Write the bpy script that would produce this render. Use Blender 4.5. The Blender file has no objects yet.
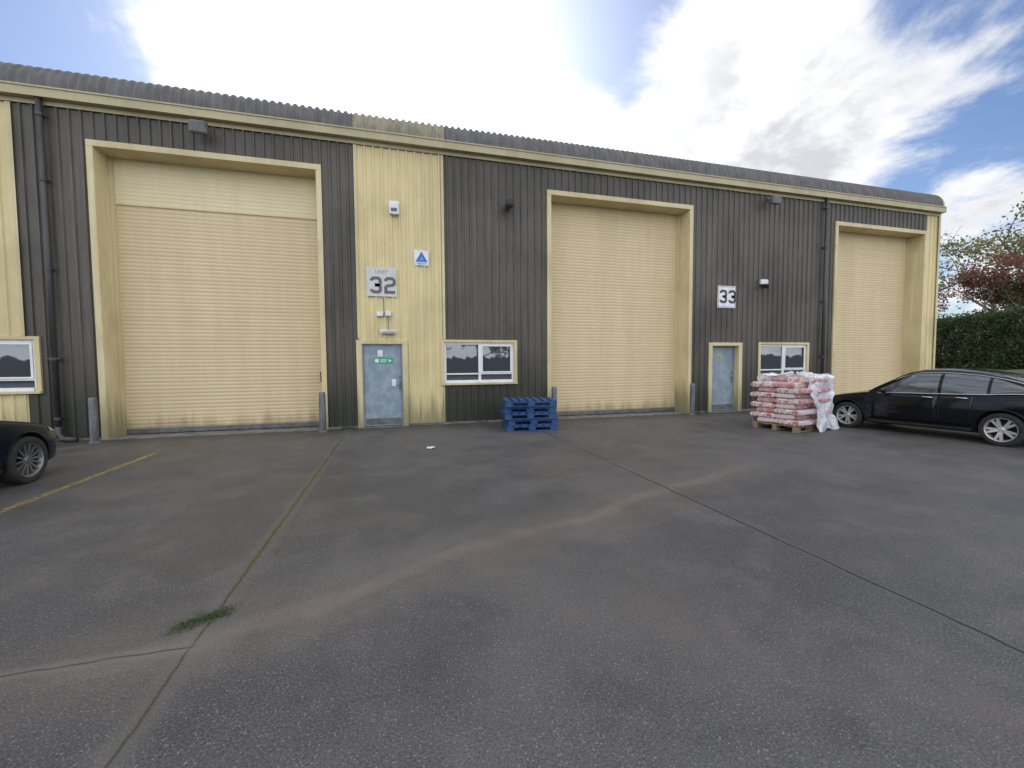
import bpy, bmesh, math, random
from mathutils import Vector, Matrix, noise as mnoise
C = bpy.context.scene.collection
R = math.radians
scene = bpy.context.scene
# ------------------------------------------------------------------ camera
F = 420.0
CAM = Vector((0, -11.1, 1.6))
TH, PT, RO = R(15.4), R(2.86), R(0.39)
fwd = Vector((math.sin(TH)*math.cos(PT), math.cos(TH)*math.cos(PT), -math.sin(PT)))
r0 = Vector((math.cos(TH), -math.sin(TH), 0)); u0 = r0.cross(fwd)
rgt = r0*math.cos(RO) - u0*math.sin(RO); upv = u0*math.cos(RO) + r0*math.sin(RO)
cd = bpy.data.cameras.new('camera'); cam = bpy.data.objects.new('camera', cd); C.objects.link(cam)
cd.sensor_width = 36; cd.lens = 36*F/1024; cd.clip_end = 3000; cd.clip_start = 0.05
mw = Matrix((rgt, upv, -fwd)).transposed().to_4x4(); mw.translation = CAM
cam.matrix_world = mw; scene.camera = cam
def ray(px, py): return (fwd + rgt*((px-512)/F) - upv*((py-384)/F)).normalized()
def W(px, py, Y=0.0):
    d = ray(px, py); t = (Y-CAM.y)/d.y; p = CAM + d*t; return p
def G(px, py, z=0.0):
    d = ray(px, py); t = (z-CAM.z)/d.z; return CAM + d*t
# ------------------------------------------------------------------ node helpers
class NT:
    def __init__(s, tree): s.t = tree; s.N = tree.nodes; s.L = tree.links
    def n(s, typ, **k):
        x = s.N.new(typ)
        for a, b in k.items(): setattr(x, a, b)
        return x
    def put(s, sock, v):
        if isinstance(v, bpy.types.NodeSocket): s.L.new(v, sock)
        elif v is not None:
            try: sock.default_value = v
            except Exception: sock.default_value = tuple(v)+(1,)
    def m(s, op, a, b=None, c=None, clamp=False):
        x = s.n('ShaderNodeMath', operation=op, use_clamp=clamp)
        s.put(x.inputs[0], a); s.put(x.inputs[1], b)
        if c is not None: s.put(x.inputs[2], c)
        return x.outputs[0]
    def v(s, op, a, b=None, scale=None):
        x = s.n('ShaderNodeVectorMath', operation=op); s.put(x.inputs[0], a)
        if b is not None: s.put(x.inputs[1], b)
        if scale is not None: s.put(x.inputs['Scale'], scale)
        return x.outputs['Value'] if op in ('DOT_PRODUCT', 'LENGTH') else x.outputs[0]
    def mix(s, f, a, b):
        x = s.n('ShaderNodeMix', data_type='RGBA'); s.put(x.inputs[0], f)
        for sock, v in ((x.inputs[6], a), (x.inputs[7], b)):
            if isinstance(v, (tuple, list)): v = tuple(v)[:3]+(1,)
            s.put(sock, v)
        return x.outputs[2]
    def noise(s, vec, scale, detail=4, rough=.55, dist=0):
        x = s.n('ShaderNodeTexNoise'); s.put(x.inputs['Vector'], vec); x.inputs['Scale'].default_value = scale
        x.inputs['Detail'].default_value = detail; x.inputs['Roughness'].default_value = rough; x.inputs['Distortion'].default_value = dist
        return x.outputs[0]
    def ss(s, v, a, b, t0=0., t1=1.):
        x = s.n('ShaderNodeMapRange', interpolation_type='SMOOTHSTEP'); s.put(x.inputs[0], v)
        x.inputs[1].default_value = a; x.inputs[2].default_value = b; x.inputs[3].default_value = t0; x.inputs[4].default_value = t1
        return x.outputs[0]
    def mapv(s, vec, sc):
        x = s.n('ShaderNodeMapping'); s.put(x.inputs[0], vec); x.inputs['Scale'].default_value = sc; return x.outputs[0]
    def bump(s, h, strength, dist):
        x = s.n('ShaderNodeBump'); x.inputs['Strength'].default_value = strength; x.inputs['Distance'].default_value = dist
        s.put(x.inputs['Height'], h); return x.outputs[0]
def newmat(name):
    m = bpy.data.materials.new(name); m.use_nodes = True
    t = NT(m.node_tree); b = t.N['Principled BSDF']; return m, t, b
def mat(name, c1, c2=None, ns=3, sc=(1,1,1), rough=.6, r2=None, metal=0, bump=0, bd=.01, lo=.35, hi=.65, coat=0, bs=None, spec=None):
    m, t, b = newmat(name)
    o = t.n('ShaderNodeTexCoord').outputs['Object']
    c2 = c2 or tuple(x*.8 for x in c1)
    nz = t.noise(t.mapv(o, sc), ns, 4, .6); f = t.ss(nz, lo, hi)
    t.put(b.inputs['Base Color'], t.mix(f, c1, c2))
    t.put(b.inputs['Roughness'], t.ss(nz, lo, hi, rough, r2 if r2 is not None else min(1, rough+.12)))
    b.inputs['Metallic'].default_value = metal
    if spec is not None: b.inputs['Specular IOR Level'].default_value = spec
    if coat: b.inputs['Coat Weight'].default_value = coat; b.inputs['Coat Roughness'].default_value = .03
    if bump: t.put(b.inputs['Normal'], t.bump(t.noise(t.mapv(o, sc), bs or ns*6, 3, .6), bump, bd))
    return m
# ------------------------------------------------------------------ mesh helpers
class MB:
    def __init__(s): s.v = []; s.f = []; s.mi = []
    def add(s, vs, fs, mi=0):
        o = len(s.v); s.v += [tuple(p) for p in vs]; s.f += [tuple(i+o for i in f) for f in fs]; s.mi += [mi]*len(fs); return s
    def box(s, x0, x1, y0, y1, z0, z1, mi=0, rot=0, piv=None):
        vs = [(x, y, z) for z in (z0, z1) for y in (y0, y1) for x in (x0, x1)]
        if rot:
            px, py = piv or ((x0+x1)/2, (y0+y1)/2); c, q = math.cos(rot), math.sin(rot)
            vs = [(px+(x-px)*c-(y-py)*q, py+(x-px)*q+(y-py)*c, z) for x, y, z in vs]
        return s.add(vs, [(0,2,3,1),(4,5,7,6),(0,1,5,4),(2,6,7,3),(0,4,6,2),(1,3,7,5)], mi)
    def tube(s, pts, rad, n=10, mi=0, cap=True):
        pts = [Vector(p) for p in pts]; rings = []
        rr = rad if isinstance(rad, (list, tuple)) else [rad]*len(pts)
        for i, p in enumerate(pts):
            d = (pts[min(i+1, len(pts)-1)]-pts[max(i-1, 0)]).normalized()
            a = Vector((0,0,1)) if abs(d.z) < .9 else Vector((1,0,0))
            e1 = d.cross(a).normalized(); e2 = d.cross(e1)
            rings.append([p+(e1*math.cos(2*math.pi*k/n)+e2*math.sin(2*math.pi*k/n))*rr[i] for k in range(n)])
        vs = [q for r in rings for q in r]; fs = []
        for i in range(len(pts)-1):
            for k in range(n): fs.append((i*n+k, i*n+(k+1)%n, (i+1)*n+(k+1)%n, (i+1)*n+k))
        if cap: fs += [tuple(range(n-1, -1, -1)), tuple((len(pts)-1)*n+k for k in range(n))]
        return s.add(vs, fs, mi)
    def grid(s, rows, mi=0, closed=False):
        n = len(rows[0]); vs = [p for r in rows for p in r]; fs = []
        for i in range(len(rows)-1):
            for k in range(n if closed else n-1): fs.append((i*n+k, i*n+(k+1)%n, (i+1)*n+(k+1)%n, (i+1)*n+k))
        return s.add(vs, fs, mi)
    def lathe(s, prof, c, axis='y', n=32, mi=0):   # prof: (radius, along)
        rows = []
        for r, a in prof:
            row = []
            for k in range(n):
                t = 2*math.pi*k/n
                if axis == 'y': row.append((c[0]+r*math.cos(t), c[1]+a, c[2]+r*math.sin(t)))
                else: row.append((c[0]+r*math.cos(t), c[1]+r*math.sin(t), c[2]+a))
            rows.append(row)
        return s.grid(rows, mi, True)
    def ribbon(s, pts, w, y, th=.004, mi=0):
        P = [Vector((a, b)) for a, b in pts]; L = []; Rr = []
        for i, p in enumerate(P):
            d1 = (P[i]-P[i-1]).normalized() if i else (P[1]-P[0]).normalized()
            d2 = (P[i+1]-P[i]).normalized() if i < len(P)-1 else d1
            n1 = Vector((-d1.y, d1.x)); n2 = Vector((-d2.y, d2.x)); b = (n1+n2).normalized(); k = w/2/max(.4, b.dot(n1))
            L.append(p+b*k); Rr.append(p-b*k)
        for i in range(len(P)-1):
            q = [L[i], Rr[i], Rr[i+1], L[i+1]]
            s.add([(a.x, y, a.y) for a in q]+[(a.x, y+th, a.y) for a in q], [(0,1,2,3),(0,4,5,1),(1,5,6,2),(2,6,7,3),(3,7,4,0)], mi)
        return s
    def build(s, name, mats, parent=None, smooth=False, bevel=0, loc=None, clean=True, solid=0):
        me = bpy.data.meshes.new(name); me.from_pydata(s.v, [], s.f)
        if not isinstance(mats, (list, tuple)): mats = [mats]
        for m in mats: me.materials.append(m)
        for p, k in zip(me.polygons, s.mi): p.material_index = k
        if clean:
            bm = bmesh.new(); bm.from_mesh(me); bmesh.ops.recalc_face_normals(bm, faces=bm.faces); bm.to_mesh(me); bm.free()
        if smooth: me.polygons.foreach_set('use_smooth', [True]*len(me.polygons))
        me.update(); o = bpy.data.objects.new(name, me); C.objects.link(o)
        if parent: o.parent = parent
        if loc is not None: o.location = loc
        if bevel:
            b = o.modifiers.new('bevel', 'BEVEL'); b.width = bevel; b.segments = 2; b.limit_method = 'ANGLE'
        if solid:
            b = o.modifiers.new('solid', 'SOLIDIFY'); b.thickness = solid
        return o
def tag(o, label, cat, group=None):
    o['label'] = label; o['category'] = cat
    if group: o['group'] = group
    return o
def thing(name, label, cat, loc=(0,0,0), rz=0, group=None):
    o = bpy.data.objects.new(name, None); C.objects.link(o); o.location = loc; o.rotation_euler = (0, 0, rz); o.empty_display_size = .2
    return tag(o, label, cat, group)
def structure(o): o['kind'] = 'structure'; return o
def copy_tree(o, parent=None):
    c = o.copy(); C.objects.link(c); c.parent = parent
    for ch in list(o.children): copy_tree(ch, c)
    return c
# ------------------------------------------------------------------ materials
def clad_mat(name, base, pale, dirt, moss, rough=.5, metal=0., mossh=1.3, mossa=.85):
    m, t, b = newmat(name); o = t.n('ShaderNodeTexCoord').outputs['Object']
    sep = t.n('ShaderNodeSeparateXYZ'); t.put(sep.inputs[0], o)
    st = t.noise(t.mapv(o, (6, 6, .2)), 1.6, 5, .7); bl = t.noise(t.mapv(o, (1, 1, .6)), .7, 5, .65); fine = t.noise(t.mapv(o, (14, 14, 1.2)), 2, 3, .6)
    c = t.mix(t.ss(st, .42, .66), base, pale); c = t.mix(t.m('MULTIPLY', t.ss(bl, .42, .66), .75), c, dirt)
    c = t.mix(t.m('MULTIPLY', t.ss(fine, .52, .75), .4), c, dirt)
    hgt = t.m('ADD', sep.outputs[2], t.m('MULTIPLY', st, -2.6))
    mf = t.ss(hgt, -1.2, mossh-1.2, mossa, 0); c = t.mix(mf, c, moss)
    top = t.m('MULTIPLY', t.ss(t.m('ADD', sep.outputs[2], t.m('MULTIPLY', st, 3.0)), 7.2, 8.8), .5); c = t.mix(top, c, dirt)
    t.put(b.inputs['Base Color'], c); t.put(b.inputs['Roughness'], t.ss(st, .3, .7, rough, rough+.2)); b.inputs['Metallic'].default_value = metal
    return m
m_dark = clad_mat('dark_cladding_paint', (.080,.068,.053), (.132,.115,.090), (.040,.035,.027), (.022,.026,.013), .42, mossh=2.2)
m_cream = clad_mat('cream_cladding_paint', (.68,.565,.29), (.74,.64,.36), (.52,.43,.22), (.25,.23,.11), .5, mossh=.9)
m_trim = clad_mat('cream_trim_paint', (.61,.51,.285), (.68,.59,.355), (.45,.375,.21), (.22,.20,.11), .5, mossh=1.1)
m_fascia = clad_mat('cream_fascia_paint', (.50,.43,.24), (.58,.51,.31), (.33,.285,.17), (.25,.21,.12), .5, mossh=.2)
m_roof = mat('roof_sheet', (.070,.067,.065), (.125,.12,.115), 1.8, (3,1,1), .5, .65)
m_rooflight = mat('translucent_roof_sheet', (.27,.24,.16), (.17,.155,.11), 2.2, (4,1,1), .5)
def slat_mat(name, a, bcol, dirt):
    m, t, b = newmat(name); o = t.n('ShaderNodeTexCoord').outputs['Object']
    sep = t.n('ShaderNodeSeparateXYZ'); t.put(sep.inputs[0], o)
    n1 = t.noise(t.mapv(o, (2.5, 1, .25)), 1.2, 5, .65); n2 = t.noise(t.mapv(o, (.4, 1, 10)), 1, 3, .5)
    c = t.mix(t.ss(n1, .35, .7), a, bcol); c = t.mix(t.m('MULTIPLY', t.ss(n2, .4, .75), .3), c, dirt)
    low = t.ss(t.m('ADD', sep.outputs[2], t.m('MULTIPLY', n1, -.8)), -.35, .05, .55, 0); c = t.mix(low, c, (.16,.13,.09))
    t.put(b.inputs['Base Color'], c); b.inputs['Roughness'].default_value = .65; b.inputs['Specular IOR Level'].default_value = .25
    return m
m_slat = slat_mat('shutter_paint', (.66,.535,.32), (.61,.49,.29), (.54,.43,.25))
m_slat_hi = slat_mat('newer_shutter_paint', (.76,.665,.43), (.72,.62,.39), (.65,.55,.34))
m_door = mat('blue_grey_door_paint', (.20,.26,.32), (.30,.35,.38), 5, (1,1,.8), .45, .6)
m_white = mat('white_upvc', (.80,.80,.79), (.70,.70,.68), 4, rough=.35)
m_black = mat('black_plastic', (.018,.018,.019), (.03,.03,.03), 4, rough=.45)
m_pipe = mat('dark_pipe', (.035,.034,.034), (.06,.057,.052), 3, (4,4,.5), .4)
m_grey = mat('weathered_grey_steel', (.17,.17,.17), (.11,.11,.11), 6, rough=.5, metal=.3)
m_inner = mat('dark_interior', (.02,.02,.02), (.03,.03,.03), rough=.9)
m_conc = mat('concrete', (.20,.19,.17), (.12,.115,.10), 4, rough=.85, bump=.3, bd=.01)
m_lampglass = mat('lamp_glass', (.45,.45,.44), (.35,.35,.33), 3, rough=.15)
m_floodglass = mat('floodlight_glass', (.14,.14,.14), (.10,.10,.10), 3, rough=.2)
m_board = mat('faded_white_board', (.60,.60,.57), (.54,.54,.51), 3.5, (2,1,1), .6)
m_signwhite = mat('sign_white', (.78,.79,.80), (.66,.67,.68), 5, rough=.5)
m_digit = mat('digit_grey', (.10,.10,.095), (.14,.14,.13), 8, rough=.6)
m_digit2 = mat('digit_dark', (.045,.045,.05), (.07,.07,.07), 8, rough=.6)
m_faded = mat('faded_lettering', (.30,.30,.28), (.38,.38,.36), 20, rough=.7)
m_blue = mat('sign_blue', (.015,.12,.42), (.02,.15,.48), 5, rough=.4)
m_green = mat('sign_green', (.02,.32,.16), (.05,.36,.2), 5, rough=.45)
m_glass, t, b = newmat('window_glass')
b.inputs['Base Color'].default_value = (.17,.19,.21,1); b.inputs['Metallic'].default_value = .7; b.inputs['Roughness'].default_value = .02
o_ = t.n('ShaderNodeTexCoord').outputs['Object']; t.put(b.inputs['Normal'], t.bump(t.noise(o_, 1.0, 1, .5), .03, .01))
# ------------------------------------------------------------------ world
sun_az, sun_el = R(3.0), R(33)
w = bpy.data.worlds.new('World'); scene.world = w; w.use_nodes = True
t = NT(w.node_tree); bg = t.N['Background']
sky = t.n('ShaderNodeTexSky', sky_type='NISHITA'); sky.sun_disc = False; sky.sun_elevation = sun_el; sky.sun_rotation = sun_az
sky.air_density = 1.0; sky.dust_density = .6; sky.ozone_density = 1.5
d = t.v('NORMALIZE', t.n('ShaderNodeTexCoord').outputs['Generated'])
sp = t.n('ShaderNodeSeparateXYZ'); t.put(sp.inputs[0], d)
dz = t.m('ADD', t.m('MAXIMUM', sp.outputs[2], 0), .30)
cv = t.v('SCALE', d, scale=t.m('DIVIDE', 1, dz))
n1 = t.noise(cv, 3.2, 7, .62, .25); n2 = t.noise(t.v('ADD', cv, (7.3, 2.1, .4)), 3.4, 6, .6, .2)
def blob(px, py, deg, amp):
    dot = t.v('DOT_PRODUCT', d, tuple(ray(px, py)))
    return t.ss(dot, math.cos(R(deg)), math.cos(R(deg*.3)), 0, amp)
bias = 0.08
for bpar in ((540, 25, 14, -.20), (70, 20, 12, -.14), (940, 195, 9, -.20), (960, 20, 10, -.11), (640, 40, 8, -.10),
             (320, 80, 16, .26), (760, 70, 13, .18), (860, 140, 9, .12), (975, 215, 5, .24), (560, 145, 8, .12)):
    bias = t.m('ADD', bias, blob(*bpar))
dens = t.m('ADD', n1, bias)
cl = t.ss(dens, .41, .66)
sund = Vector((math.sin(sun_az)*math.cos(sun_el), math.cos(sun_az)*math.cos(sun_el), math.sin(sun_el)))
sd = t.m('MAXIMUM', t.v('DOT_PRODUCT', d, tuple(sund)), 0)
glow = t.m('ADD', t.m('MULTIPLY', t.m('POWER', sd, 26), .8), t.m('MULTIPLY', t.m('POWER', sd, 5), .22))
back = t.ss(sp.outputs[1], .25, -.5, 0, 1)  # unseen sky behind the viewpoint, extra brightness added to fill the facade
shade = t.m('MULTIPLY', t.ss(n2, .44, .62), t.ss(dens, .52, .78))
shade = t.m('MULTIPLY', shade, t.ss(sd, .80, .93, .7, .05))
ccol = t.mix(shade, (1.02,1.02,1.03), (.50,.52,.59))
skyc = t.v('SCALE', sky.outputs[0], scale=.12)
skyc = t.v('MULTIPLY', skyc, (.84,.92,1.10))
col = t.mix(cl, skyc, ccol)
gl = t.n('ShaderNodeCombineXYZ'); t.put(gl.inputs[0], glow); t.put(gl.inputs[1], glow); t.put(gl.inputs[2], t.m('MULTIPLY', glow, .97))
col = t.v('ADD', col, gl.outputs[0])
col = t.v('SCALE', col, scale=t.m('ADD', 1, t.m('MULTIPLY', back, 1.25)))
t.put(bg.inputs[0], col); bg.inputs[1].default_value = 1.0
try: w.cycles.sampling_method = 'MANUAL'; w.cycles.sample_map_resolution = 512
except Exception: pass
sl = bpy.data.lights.new('sun', 'SUN'); sl.energy = 2.6; sl.angle = R(2); sl.color = (1, .95, .86)
so = bpy.data.objects.new('sun', sl); C.objects.link(so); so.rotation_euler = (-sund).to_track_quat('-Z', 'Y').to_euler()
scene.view_settings.view_transform = 'Standard'; scene.view_settings.look = 'None'; scene.view_settings.exposure = 0
# ------------------------------------------------------------------ ground
m_asph, t, b = newmat('asphalt')
o = t.n('ShaderNodeTexCoord').outputs['Object']; sp = t.n('ShaderNodeSeparateXYZ'); t.put(sp.inputs[0], o); X, Y = sp.outputs[0], sp.outputs[1]
nl = t.noise(o, .22, 4, .6); nm = t.noise(o, 1.4, 6, .72); nf = t.noise(o, 85, 3, .8); nj = t.noise(o, 3, 4, .6)
c = t.mix(t.ss(t.m('ADD', t.m('MULTIPLY', nl, .6), t.m('MULTIPLY', nm, .4)), .40, .60), (.054,.052,.053), (.094,.090,.087))
c = t.mix(t.m('MULTIPLY', t.ss(nm, .50, .66), .55), c, (.115,.103,.092))
c = t.mix(t.m('MULTIPLY', t.ss(nm, .48, .34), .45), c, (.040,.039,.040))
c = t.mix(t.ss(nf, .44, .70, 0, .6), c, (.18,.172,.165)); c = t.mix(t.ss(nf, .50, .34, 0, .55), c, (.022,.022,.022))
vo = t.n('ShaderNodeTexVoronoi'); t.put(vo.inputs['Vector'], o); vo.inputs['Scale'].default_value = 120
sv = t.n('ShaderNodeSeparateColor'); t.put(sv.inputs[0], vo.outputs['Color'])
stone = t.m('MULTIPLY', t.ss(sv.outputs[0], .86, 1.0), t.m('LESS_THAN', vo.outputs['Distance'], .45))
c = t.mix(t.m('MULTIPLY', stone, .65), c, (.34,.32,.29))
lin = t.m('ADD', t.m('SUBTRACT', Y, t.m('MULTIPLY', X, .37)), 7.85)
wob = t.m('ADD', lin, t.m('MULTIPLY', t.m('SUBTRACT', t.noise(o, .7, 4, .6), .5), .7))
tr = t.m('MAXIMUM', t.ss(t.m('ABSOLUTE', wob), .02, .22, 1, 0), t.ss(t.m('ABSOLUTE', wob), .1, .7, .45, 0))
tr = t.m('MULTIPLY', tr, t.m('MULTIPLY', t.ss(X, -3.5, -1, .3, 1), t.ss(X, 3.5, 7, 1, 0)))
c = t.mix(t.m('MULTIPLY', tr, t.ss(t.m('MULTIPLY', t.m('ADD', nj, nf), .5), .35, .60, .3, .8)), c, (.185,.155,.128))
dust = t.m('MULTIPLY', t.ss(t.noise(o, .5, 4, .65), .5, .7), .4); c = t.mix(dust, c, (.125,.106,.088))
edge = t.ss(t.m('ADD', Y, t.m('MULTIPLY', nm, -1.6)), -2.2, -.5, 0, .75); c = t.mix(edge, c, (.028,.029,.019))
jn = t.m('MULTIPLY', t.m('SUBTRACT', nj, .5), .05)
def line(v, x0, w0, w1): return t.ss(t.m('ABSOLUTE', t.m('ADD', t.m('SUBTRACT', v, x0), jn)), w0, w1, 1, 0)
nb = t.noise(o, 9, 3, .7)
c = t.mix(t.m('MULTIPLY', line(X, -1.15, .03, .12), .4), c, (.14,.13,.115))
mossm = t.m('MULTIPLY', line(X, -1.15, .020, .065), t.ss(nb, .34, .56)); mossm = t.m('MULTIPLY', mossm, t.ss(Y, -7.9, -7.4, .15, 1)); c = t.mix(t.m('MULTIPLY', mossm, .9), c, (.088,.098,.045))
c = t.mix(t.m('MULTIPLY', line(X, -1.15, .005, .012), .6), c, (.014,.014,.010))
c = t.mix(t.m('MULTIPLY', line(X, 3.28, .015, .05), .3), c, (.13,.125,.115))
c = t.mix(t.m('MULTIPLY', line(X, 3.28, .008, .018), .95), c, (.007,.007,.007))
tj = t.m('MULTIPLY', line(Y, -8.38, .02, .08), t.ss(X, -1.2, -1.1, 1, 0)); c = t.mix(t.m('MULTIPLY', tj, .6), c, (.16,.15,.13))
tj = t.m('MULTIPLY', line(Y, -8.38, .004, .010), t.ss(X, -1.2, -1.1, 1, 0)); c = t.mix(t.m('MULTIPLY', tj, .7), c, (.012,.012,.010))
t.put(b.inputs['Base Color'], c)
t.put(b.inputs['Roughness'], t.ss(t.m('ADD', nl, t.m('MULTIPLY', nm, .3)), .45, .85, .46, .80))
hh = t.m('ADD', t.m('MULTIPLY', nf, 1.0), t.m('MULTIPLY', vo.outputs['Distance'], -.4)); t.put(b.inputs['Normal'], t.bump(hh, .7, .007))
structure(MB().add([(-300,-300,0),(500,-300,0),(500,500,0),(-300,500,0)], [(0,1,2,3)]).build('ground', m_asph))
m_yel, t, b = newmat('worn_yellow_paint'); o = t.n('ShaderNodeTexCoord').outputs['Object']
b.inputs['Base Color'].default_value = (.42,.33,.10,1); b.inputs['Roughness'].default_value = .8
t.put(b.inputs['Alpha'], t.ss(t.noise(o, 14, 5, .75), .42, .60, 0.1, .85))
structure(MB().add([(-4.24,-9.5,.004),(-4.14,-9.5,.004),(-4.21,-2.05,.004),(-4.31,-2.05,.004)], [(0,1,2,3)]).build('road_marking', m_yel))
m_bank = mat('earth_bank', (.10,.085,.05), (.06,.075,.03), 3, rough=.95, bump=.5, bd=.05)
rows = []
for i in range(30):
    s = i/29; cx, cy = 40-14*s, 22-32*s; nx, ny = .916, -.40
    rows.append([(cx+nx*k, cy+ny*k, hgt+.12*mnoise.noise(Vector((cx*.7+k, cy*.7, 2)))*(hgt > .05)) for k, hgt in ((-2.6,-.05),(-2.0,.5),(-1.2,.95),(0,1.15),(3,1.2),(6,1.2))])
structure(MB().grid(rows).build('earth_bank', m_bank, smooth=True))
# ------------------------------------------------------------------ building
BT = thing('industrial_building', 'long brown-black and cream clad industrial building with three tall roller shutters', 'building')
XL, XR = -12.5, 19.52
ZE = 7.02
D = [(-6.17, -1.63), (4.08, 8.80), (14.50, 18.92)]
ZT = 6.34; RC = .50
def clad(mb, x0, x1, z0, z1, pitch=.20):
    k = math.floor(x0/pitch)-1
    pts = []
    while k*pitch < x1+pitch:
        b0 = k*pitch
        pts += [(b0, 0), (b0+.118, 0), (b0+.134, -.030), (b0+.170, -.030), (b0+.186, 0)]
        k += 1
    def yat(x):
        for (a, ya), (c, yc) in zip(pts, pts[1:]):
            if a <= x <= c: return ya+(yc-ya)*(x-a)/(c-a) if c > a else ya
        return 0
    prof = [(x0, yat(x0))]+[p for p in pts if x0 < p[0] < x1]+[(x1, yat(x1))]
    mb.grid([[(x, y, z0) for x, y in prof], [(x, y, z1) for x, y in prof]])
zt0 = .06
DO1 = (-.94, .29); DO2 = (9.45, 10.72); DZ = 2.2
WN = [(-9.30, -7.14), (1.13, 3.20), (11.36, 13.48)]; WZ = (1.03, 2.22)
p = MB(); clad(p, -10.6, -7.40, WZ[1], ZE); clad(p, -10.6, -9.30, zt0, WZ[1]); clad(p, -9.30, -7.40, zt0, WZ[0]); p.build('wall_panel', m_cream, BT, clean=False)['label'] = 'cream ribbed cladding panel at the left edge'
p = MB(); clad(p, -.87, 1.23, DZ, ZE); clad(p, .29, 1.13, zt0, DZ); clad(p, 1.13, 1.23, zt0, WZ[0]); p.build('wall_panel', m_cream, BT, clean=False)['label'] = 'cream ribbed cladding panel above the blue-grey door'
p = MB(); clad(p, D[2][1], XR, zt0, ZE); p.build('wall_panel', m_cream, BT, clean=False)['label'] = 'cream cladding strip at the building corner'
dk = MB()
clad(dk, XL, -10.6, zt0, ZE); clad(dk, -7.40, -6.17, WZ[1], ZE); clad(dk, -7.14, -6.17, zt0, WZ[1]); clad(dk, -7.40, -7.14, zt0, WZ[0])
clad(dk, -6.17, -1.63, ZT, ZE); clad(dk, -1.63, -.87, DZ, ZE); clad(dk, -1.63, -.94, zt0, DZ)
clad(dk, 1.23, 4.08, WZ[1], ZE); clad(dk, 3.20, 4.08, zt0, WZ[1]); clad(dk, 1.23, 3.20, zt0, WZ[0])
clad(dk, 4.08, 8.80, ZT, ZE)
D3a, D3b = D[2]
clad(dk, 8.80, D3a, WZ[1], ZE); clad(dk, 8.80, 9.45, zt0, WZ[1]); clad(dk, 10.72, 11.36, zt0, WZ[1]); clad(dk, 11.36, 13.48, zt0, WZ[0]); clad(dk, 13.48, D3a, zt0, WZ[1]); clad(dk, 9.45, 10.72, DZ, WZ[1])
clad(dk, D3a, D3b, ZT, ZE)
dk.build('wall', m_dark, BT, clean=False)
segs = [(XL, -6.17), (-1.63, -.94), (.29, 4.08), (8.80, 9.45), (10.72, D3a), (D3b, XR)]
for a, c_ in segs: MB().box(a, c_, -.01, .12, 0, .058).build('plinth', m_conc, BT)
MB().box(XR, XR+.05, -.03, 24, 0, 7.6).build('side_wall', m_dark, BT); MB().box(XL-.05, XL, 0, 24, 0, 7.6).build('side_wall', m_dark, BT); MB().box(XL, XR, 24, 24.05, 0, 7.6).build('rear_wall', m_dark, BT)
bk = MB(); bk.box(XL, XR, .95, 1.0, 0, 7.0); bk.build('inner_wall', m_inner, BT)
ct = MB(); ct.box(XR-.02, XR+.07, -.055, -.037, .06, ZE); ct.box(XR+.051, XR+.07, -.037, .15, .06, ZE); ct.build('corner_flashing', m_trim, BT)
for x in (-7.40, -.87, 1.23): MB().box(x-.03, x+.03, -.040, -.0355, WZ[1]+.01, ZE-.11).build('flashing', m_trim, BT)
gt = MB(); gx_ = XR+.06
gt.box(XL, gx_, -.17, .0, ZE, ZE+.035); gt.box(XL, gx_, -.19, -.17, ZE-.005, ZE+.20); gt.box(XL, gx_, -.21, -.19, ZE+.165, ZE+.20)
gt.box(XL, gx_, -.05, -.04, ZE-.10, ZE-.002); gt.box(gx_, gx_+.015, -.20, .0, ZE-.005, ZE+.20)
gt.build('gutter', m_fascia, BT, bevel=.004)
def eave(x0, x1, m, name):
    xs = []; x = x0; pit = .16
    while x < x1-1e-6:
        for f_, a in ((0, 0), (.17, .15), (.33, .8), (.5, 1), (.67, .8), (.83, .15)):
            if x+f_*pit < x1: xs.append((x+f_*pit, a))
        x += pit
    xs.append((x1, 0)); rows = []
    R0 = .60; cy, cz = -.13+R0, ZE+.19
    path = [(cy-R0, cz-.06, -1, 0)]
    for k in range(10):
        a = k/9*math.pi*.47; path.append((cy-R0*math.cos(a), cz+R0*math.sin(a), -math.cos(a), math.sin(a)))
    ly, lz = path[-1][0], path[-1][1]; path.append((ly+11.5, lz+1.4, 0, 1)); 
    for (py, pz, ny, nz) in path: rows.append([(xx, py+ny*a*.05, pz+nz*a*.05) for xx, a in xs])
    MB().grid(rows).build(name, m, BT, clean=False, smooth=True)
    return path
eave(XL, -.9, m_roof, 'roof'); eave(-.9, 1.3, m_rooflight, 'roof'); pth = eave(1.3, XR+.05, m_roof, 'roof')
vg = MB(); xv = XR+.05
pr = [(a[0], a[1]) for a in pth]
vg.grid([[(xv, y, z) for y, z in pr], [(xv, y, ZE) for i, (y, z) in enumerate(pr)]])
vg.grid([[(xv+.001, y-.03*(i < 8), z+.04) for i, (y, z) in enumerate(pr)], [(xv+.005, y+.06, z-.12) for i, (y, z) in enumerate(pr)]])
vg.grid([[(xv+.005, y-.03*(i < 8), z+.04) for i, (y, z) in enumerate(pr)], [(XR-.02, y-.03*(i < 8), z+.045) for i, (y, z) in enumerate(pr)]])
vg.build('verge_flashing', m_fascia, BT, clean=False)
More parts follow.
